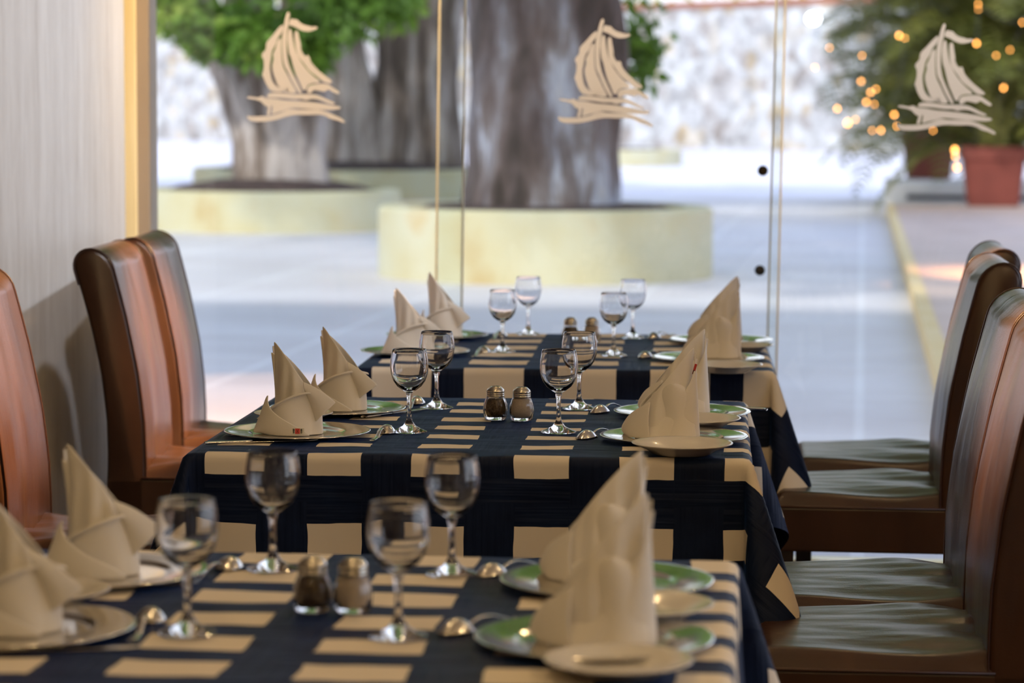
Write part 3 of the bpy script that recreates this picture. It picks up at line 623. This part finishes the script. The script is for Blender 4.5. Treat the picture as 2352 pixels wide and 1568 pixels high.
def napkin_sheet(fn, nu=28, nv=22):
    return MB().grid(fn, nu, nv)
def make_napkin(mir, var, tagged=False):
    """folded napkin: tall pointed leaves, wrapped front fold and a side wing; peak towards -x"""
    rnd = random.Random(var*13+5); k = -1 if mir else 1; wsc = 1.12 if mir else 1.0
    root = empty('folded_napkin')
    H = .172*(1+rnd.uniform(-.02, .03))
    def V(x, y, z): return Vector((k*x*wsc, y, z))
    def cone(tipx, tipz, endx, endz, a0, a1, rb, bow, sy, name, y0=0, belly=.006):
        def fn(u, v):
            a = math.radians(a0+(a1-a0)*u); B = Vector((rb*math.cos(a)*1.0, sy*rb*.62*math.sin(a), 0))
            e = u**.82
            pl = .0034*math.sin(u*26+var)*(1-v)*v*3
            T_ = Vector((tipx+(endx-tipx)*e, y0+sy*(-bow*math.sin(math.pi*u)**.8), tipz+(endz-tipz)*u**.95+.006*math.sin(math.pi*u*1.0)*rnd0))
            p = B.lerp(T_, v); p.y += sy*(-belly)*math.sin(math.pi*v)*math.sin(math.pi*u)
            p.x += .004*math.sin(v*3.1)*(1-u); p.y += sy*pl
            return V(p.x, p.y, p.z)
        return napkin_sheet(fn).build(name, napkin_m, root, solid=.0016, sub=1)
    rnd0 = rnd.uniform(-1, 1); RB = .052 if mir else .048
    cone(-.046, H, .046, .050, 183, 372, RB, .022, 1, 'front_leaf')
    cone(-.050, H*.955, .044, .060, 183, 365, RB-.002, .016, -1, 'back_leaf', .003)
    cone(-.052, H*.88, .024, .080, 186, 350, RB-.004, .007, 1, 'inner_leaf', .002, 0)
    ph = rnd.uniform(0, 6)
    if not mir:
        # wrapped front fold: low at the left, sweeping up to the right, upper edge rolled outwards
        def wrap(u, v):
            a = math.radians(178+172*u); top = .026+.058*math.sin(min(1, u*1.35)*math.pi*.5)**1.4-.02*max(0, u-.8)*5*.3
            lip = max(0, v-.82)/.18; r = .050+.011*math.sin(math.pi*min(1, u*1.3))*(1-v*.6)-.004*v+.011*math.sin(lip*math.pi*.5)
            z = top*min(v/.92, 1)-.006*lip**2
            x = r*math.cos(a)-.016*(1-u)**2*math.sin(v*math.pi*.9); y = r*.74*math.sin(a)-.003+.0025*math.sin(u*11+ph+v*3)
            return V(x, y, z)
        napkin_sheet(wrap, 40, 26).build('wrapped_fold', napkin_m, root, solid=.0022, sub=1)
        def lap(u, v):
            a = math.radians(192+(112-88*math.sin(v*math.pi*.5)**1.3)*u); top = .004+.070*math.sin(u*math.pi*.5)**.9
            r = .0605+.013*math.sin(v*math.pi)*(1-.6*u)+.004*(1-u)*v; x = r*math.cos(a)-.007*(1-u)*math.sin(v*math.pi); y = r*.80*math.sin(a)-.006
            return V(x, y, top*v)
        napkin_sheet(lap, 24, 16).build('lapel', napkin_m, root, solid=.0024, sub=1)
        wz = .056+rnd.uniform(-.006, .006)
        def wing(u, v):
            A_ = Vector((.016, -.030, .100)); B_ = Vector((.078, -.022, wz)); Cc = Vector((.040, -.024, .024))
            top_ = A_.lerp(B_, u)+Vector((0, -.006, .006))*math.sin(math.pi*u); bot = A_.lerp(Cc, .35+.65*u)
            p = top_.lerp(bot, v*(1-.0*u)) if u < .999 else B_.lerp(Cc, v)
            p.y -= .008*math.sin(math.pi*v); return V(p.x, p.y, p.z)
        napkin_sheet(wing, 20, 12).build('wing', napkin_m, root, solid=.002, sub=1)
    else:
        # broad front panel bulging at the low side, and a rounded standing lapel
        def panel(u, v):
            a = math.radians(186+184*u); top = .150*(1-u)**1.25+.012
            r = (.056+.012*u)*(1-v*.55)+.006*math.sin(v*math.pi)*u
            x = r*math.cos(a)-.020*v*(1-u)-.030*v*u*(1-u)*2; y = r*.66*math.sin(a)-.004-.002*math.sin(u*13+ph)*v
            x = max(x, -.052) if v > .3 else x
            return V(x, y, top*v**.95)
        napkin_sheet(panel, 44, 26).build('front_panel', napkin_m, root, solid=.0022, sub=1)
        def lap(u, v):
            w_ = .030*(1-.10*v)*math.sqrt(max(0, 1-max(0, (v-.72)/.28)**2*.98)); x = -.020+(u*2-1)*w_+.010*v
            y = -.050+.022*v+.016*(u*2-1)**2*1.0+.004*math.sin(v*5); return V(x, y, .102*v)
        napkin_sheet(lap, 20, 24).build('lapel', napkin_m, root, solid=.0024, sub=1)
        def sidef(u, v):
            a = math.radians(292+70*u); r = .062+.008*math.sin(v*math.pi); top = .070*(1-u*.6)
            return V(r*math.cos(a)+.004, r*.68*math.sin(a)-.004, top*v)
        napkin_sheet(sidef, 16, 14).build('side_fold', napkin_m, root, solid=.0024, sub=1)
    if tagged:
        t = MB().box((-.0125, -.0008, -.0055), (.0125, 0, .0055)).build('care_tag', tag_white, root, smooth=False)
        t.location = V(.012, -.0575, .010); t.rotation_euler = (-.05, 0, .08)
        q_ = MB().box((-.0045, -.0012, -.005), (.0045, -.0004, .005)).build('red_square', tag_red, t, smooth=False)
        g = MB()
        for i in range(5):   # small lettering strokes either side
            for s in (-1, 1):
                x = s*(.0060+.0011*i if i < 3 else .0066+.0018*(i-3)); g.box((x-.0003, -.0012, (-.004 if i < 3 else .001)), (x+.0003, -.0004, .004))
        for zz in (-.004, 0, .0037):
            g.box((-.0092, -.0012, zz), (-.0058, -.0004, zz+.0006)); g.box((.0058, -.0012, zz), (.0085, -.0004, zz+.0006))
        g.box((-.0003, -.0016, -.0035), (.0003, -.0004, .0035), Matrix.Rotation(.6, 4, 'Y')); g.box((-.0003, -.0016, -.0035), (.0003, -.0004, .0035), Matrix.Rotation(-.6, 4, 'Y'))
        g.build('lettering', tag_black, t, smooth=False)
    if mir and var == 2:
        t = MB().box((-.0022, -.0006, -.010), (.0022, .0004, .010)).build('care_tag', tag_red, root, smooth=False)
        t.location = V(-.046, -.014, .128); t.rotation_euler = (.1, .25, .2)
        MB().box((-.0020, -.0008, -.010), (.0012, -.0006, -.002)).build('lettering', tag_black, t, smooth=False)
    return root

used = {}
def put(proto, loc, rz=0, label='', cat='', group='', sc=1):
    if proto.name not in used: used[proto.name] = 1; o = proto
    else: o = copy_tree(proto)
    o.location = loc; o.rotation_euler = (0, 0, rz); o.scale = (sc, sc, sc); tag(o, label, cat, group); return o
WH = {'middle': 'middle table', 'back': 'farthest table', 'front': 'nearest table'}
SEAT = {'ln': 'left side seat nearer the viewer', 'lf': 'left side seat farther away', 'rn': 'right side seat nearer the viewer', 'rf': 'right side seat farther away'}
SH = {'ln': 'near left seat', 'lf': 'far left seat', 'rn': 'near right seat', 'rf': 'far right seat'}
GLASSES = {'middle': [('ln', 940, 992), ('lf', 1003, 937), ('rn', 1283, 993), ('rf', 1330, 939)],
           'back': [('ln', 1154, 808), ('lf', 1213, 768), ('rn', 1409, 817), ('rf', 1453, 776)],
           'front': [('ln', 431, 1455), ('lf', 627, 1308), ('rn', 915, 1464), ('rf', 1038, 1320)]}
for t, L in GLASSES.items():
    for s, px, py in L:
        p = PZ(px, py, ZT); put(GL, (p.x, p.y, ZT), 0, 'empty clear wine glass, %s, %s' % (SH[s], WH[t]), 'glass', 'wine glasses on the '+WH[t])
for t, pp, ps in (('middle', (1138, 963), (1198, 965)), ('back', (1310, 786), (1359, 786)), ('front', (718, 1402), (811, 1404))):
    p = PZ(*pp, ZT); put(PEP, (p.x, p.y, ZT), .2, 'glass pepper shaker with dark pepper and metal cap on the '+WH[t], 'pepper shaker', 'pepper shakers')
    p = PZ(*ps, ZT); put(SAL, (p.x, p.y, ZT), .5, 'glass salt shaker with pale salt and metal cap on the '+WH[t], 'salt shaker', 'salt shakers')
SIL = {'middle': [('ln', 683, 989), ('lf', 776, 936), ('rn', 1548, 1000), ('rf', 1567, 944)],
       'back': [('ln', 953, 805), ('lf', 1004, 768), ('rn', 1627, 820), ('rf', 1657, 779)],
       'front': [('ln', 40, 1436), ('lf', 236, 1308), ('rn', 1365, 1462), ('rf', 1394, 1330)]}
for t, L in SIL.items():
    for s, px, py in L:
        p = PZ(px, py, ZT+.008); put(SILV, (p.x, p.y, ZT), 0, 'round silver charger plate under the napkin, %s, %s' % (SH[s], WH[t]), 'plate', 'silver charger plates')
WHP = {'middle': [('lf', 674, 946, .86), ('rn', 1567, 1019, 1), ('rf', 1600, 960, .95)],
       'back': [('rn', 1668, 837, .95), ('rf', 1704, 791, .9), ('ln', 905, 826, .95)],
       'front': [('rn', 1420, 1512, .9), ('rf', 1480, 1384, .93), ('lf', 110, 1350, .85)]}
for t, L in WHP.items():
    for s, px, py, k in L:
        p = PZ(px, py, ZT+.018)
        if t == 'back' and s == 'ln': continue
        put(WHITE, (p.x, p.y, ZT), 0, 'small white china side plate, %s, %s' % (SH[s], WH[t]), 'plate', 'white side plates', k)
NAP = {'middle': [('ln', 684, 992, 0), ('lf', 790, 937, -.1), ('rn', 1530, 1000, .1), ('rf', 1560, 944, 0)],
       'back': [('ln', 950, 812, .1), ('lf', 1022, 770, -.1), ('rn', 1645, 818, 0), ('rf', 1650, 776, .1)],
       'front': [('ln', 50, 1440, .1), ('lf', 235, 1312, .25), ('rn', 1385, 1468, 0), ('rf', 1386, 1325, -.1)]}
i = 0
for t, L in NAP.items():
    for s, px, py, rz in L:
        p = PZ(px, py, ZT+.004); o = make_napkin(s[0] == 'r', i, t == 'middle' and s == 'ln'); i += 1
        o.location = (p.x, p.y, ZT+.0028); o.rotation_euler = (0, 0, rz)
        lab = 'white napkin folded to tall points, %s, %s' % (SH[s], WH[t])
        if t == 'middle' and s == 'ln': lab = 'white napkin with a red and black tag, near left seat, middle table'
        tag(o, lab, 'napkin', 'folded napkins')
SPO = {'middle': [('ln', (888, 988), (861, 1006)), ('lf', (957, 921), (938, 938)), ('rn', (1348, 1000), (1415, 990)), ('rf', (1378, 941), (1430, 933))],
       'back': [('ln', (1110, 805), (1085, 818)), ('lf', (1150, 768), (1128, 780)), ('rn', (1482, 816), (1530, 808)), ('rf', (1502, 772), (1545, 766))],
       'front': [('ln', (346, 1415), (302, 1472)), ('lf', (526, 1296), (440, 1332)), ('rn', (1050, 1442), (1135, 1430)), ('rf', (1130, 1312), (1200, 1302))]}
for t, L in SPO.items():
    for s, a, b in L:
        p = PZ(*a, ZT+.005); q = PZ(*b, ZT+.003); dv = (p-q); rz = math.atan2(dv.y, dv.x)
        put(SP, (p.x-.062*math.cos(rz), p.y-.062*math.sin(rz), ZT), rz, 'steel teaspoon beside the glass, %s, %s' % (SH[s], WH[t]), 'spoon', 'teaspoons')
KNI = {'middle': [('ln', (508, 1016), (700, 1010)), ('lf', (870, 952), (960, 940)), ('rf', (1700, 936), (1600, 930))],
       'front': [('ln', (20, 1492), (200, 1488)), ('lf', (180, 1352), (365, 1342))]}
for t, L in KNI.items():
    for s, a, b in L:
        p = PZ(*a, ZT+.003); q = PZ(*b, ZT+.003); c = (p+q)/2; rz = math.atan2(q.y-p.y, q.x-p.x)
        put(KN, (c.x, c.y, ZT), rz, 'steel table knife beside the plate, %s, %s' % (SH[s], WH[t]), 'knife', 'table knives')

# ------------------------------------------------------------------ chairs (front faces +x)
def front_x(z):
    P_ = [(.40, -.150), (.50, -.148), (.60, -.152), (.72, -.166), (.85, -.192), (.95, -.217), (1.02, -.236)]
    for (z0, x0), (z1, x1) in zip(P_, P_[1:]):
        if z <= z1: return x0+(x1-x0)*(z-z0)/(z1-z0)
    return P_[-1][1]
def make_chair():
    root = empty('dining_chair'); W2 = .225
    # back as closed loop profile swept over width, soft edges
    prof = []
    zs = [.37+.60*i/16 for i in range(17)]
    th = lambda z: .100-.006*math.sin((z-.37)*5)
    for z in zs: prof.append((front_x(max(z, .4)), z))
    zt = zs[-1]; xf = front_x(zt); xb = xf-th(zt); cx_ = (xf+xb)/2; rx = (xf-xb)/2
    for i in range(1, 12):
        a = math.pi*i/12; prof.append((cx_+rx*math.cos(a)-.010*math.sin(a), zt+.052*math.sin(a)))
    for z in reversed(zs): prof.append((front_x(max(z, .4))-th(z), z))
    npf = len(prof); cxs = sum(p[0] for p in prof)/npf; czs = sum(p[1] for p in prof)/npf
    ys = [(-W2, .0), (-W2+.0, .010), (-W2+.004, .0035), (-W2+.012, 0)]+[(-W2+.012+(2*W2-.024)*i/22, 0) for i in range(1, 22)]+[(W2-.012, 0), (W2-.004, .0035), (W2, .010)]
    mb = MB(); vs = []; fs = []
    rings = []
    for j, (y, ins) in enumerate(ys[1:]):
        ring = []
        for (x, z) in prof:
            # inward offset toward local mid-line
            mx_ = front_x(max(min(z, zt), .4))-th(min(z, zt))/2; dx = mx_-x; L_ = max(1e-6, abs(dx)); x2 = x+ins*dx/L_ if abs(dx) > .01 else x; z2 = z-(ins if z > zt else 0)
            wr = 0
            if x > mx_ and z < zt+.02 and abs(y) < W2-.02:
                t = (y/W2); wr = .010*noise.noise(Vector((y*16+1.5*noise.noise(Vector((0, y*4, z*3))), 2, z*2.4)))*(1-abs(t))**.4+.008*(1-t*t)*math.sin((z-.4)*4)
            ring.append((x2+wr, y, z2))
        rings.append(ring)
    for rg in rings: vs += rg
    for j in range(len(rings)-1):
        for i in range(npf):
            k = (i+1) % npf; fs.append((j*npf+i, (j+1)*npf+i, (j+1)*npf+k, j*npf+k))
    fs.append(tuple(range(npf))); fs.append(tuple(reversed([(len(rings)-1)*npf+i for i in range(npf)])))
    mb.add(vs, fs); mb.build('backrest', leather_m, root, sharp=60)
    # piping down both side edges
    for s in (-1, 1):
        MB().tube([(x, s*(W2-.004), z) for x, z in prof[:30]], .0022, 6).build('piping', piping_m, root)
    # seat cushion top
    x0_, x1_ = -.160, .235
    def st(u, v):
        x = x0_+(x1_-x0_)*u; y = -W2+2*W2*v
        e = min(1, min(u*(x1_-x0_)+.02, (1-u)*(x1_-x0_), v*2*W2, (1-v)*2*W2)/.03); e = math.sin(e*math.pi/2)
        z = .455+.030*e+.008*math.sin(u*5+v*3)*e*.5+.006*math.sin(math.pi*u)*math.sin(math.pi*v)
        back = max(0, 1-u*1.3); z += (.004*noise.noise(Vector((x*9, y*22, 3)))+.010*math.sin(y*26+x*14)*back*.6)*e*(.3+back)
        return Vector((x, y, z))
    s_ = MB().grid(st, 44, 44)
    s_.build('seat_cushion', leather_m, root)
    s_ = MB(); s_.box((-.245, -W2, .352), (x1_, W2, .456)); s_.build('seat_apron', leather_m, root, smooth=False, bevel=.006)
    MB().tube([(x0_, -W2-.001, .457), (x1_-.01, -W2-.001, .457), (x1_, -W2+.01, .457), (x1_+.001, 0, .457), (x1_, W2-.01, .457), (x1_-.01, W2+.001, .457), (x0_, W2+.001, .457)], .003, 6).build('seat_piping', piping_m, root)
    for sx_ in (-.215, .205):
        for sy in (-1, 1):
            lx = sx_; mb = MB(); y = sy*(W2-.028); k = -.03 if sx_ < 0 else 0
            vs = []
            for (zz, hw_, o_) in ((0, .015, k), (.353, .022, 0)):
                vs += [(lx+o_-hw_, y-hw_, zz), (lx+o_+hw_, y-hw_, zz), (lx+o_+hw_, y+hw_, zz), (lx+o_-hw_, y+hw_, zz)]
            mb.add(vs, [(3,2,1,0),(4,5,6,7),(0,1,5,4),(1,2,6,5),(2,3,7,6),(3,0,4,7)]); mb.build('leg', leg_m, root, smooth=False, bevel=.002)
    return root
CH = make_chair()
def chair(px, py, Yn, left, yaw, lab):
    """px,py: pixel of the front edge of the near side face"""
    p = PY(px, py, Yn); fx = front_x(p.z); s = 1 if left else -1
    rz = (0 if left else math.pi)+yaw
    # local near-side front point
    ly = -.225 if left else .225
    wx = fx*math.cos(rz)-ly*math.sin(rz); wy = fx*math.sin(rz)+ly*math.cos(rz)
    o = put(CH, (p.x-wx, Yn-wy, 0), rz, lab, 'chair', 'brown leather dining chairs')
chair(287, 715, 6.30, True, .11, 'brown leather high back chair left of the farthest table, in front of the column')
chair(382, 700, 6.86, True, .11, 'brown leather high back chair left of the farthest table, nearest the glass')
chair(-22, 900, 5.12, True, .11, 'brown leather high back chair cut off by the left edge of the photo')
chair(2228, 700, 6.72, False, .03, 'brown leather chair right of the farthest table, the one nearest the glass')
chair(2218, 750, 6.10, False, .03, 'brown leather chair right of the farthest table, nearer of that pair')
chair(2262, 1000, 4.78, False, .05, 'brown leather chair right of the middle table, farther of that pair')
chair(2312, 1134, 4.30, False, .05, 'nearest brown leather chair, right of the middle table, cut off by the right edge')
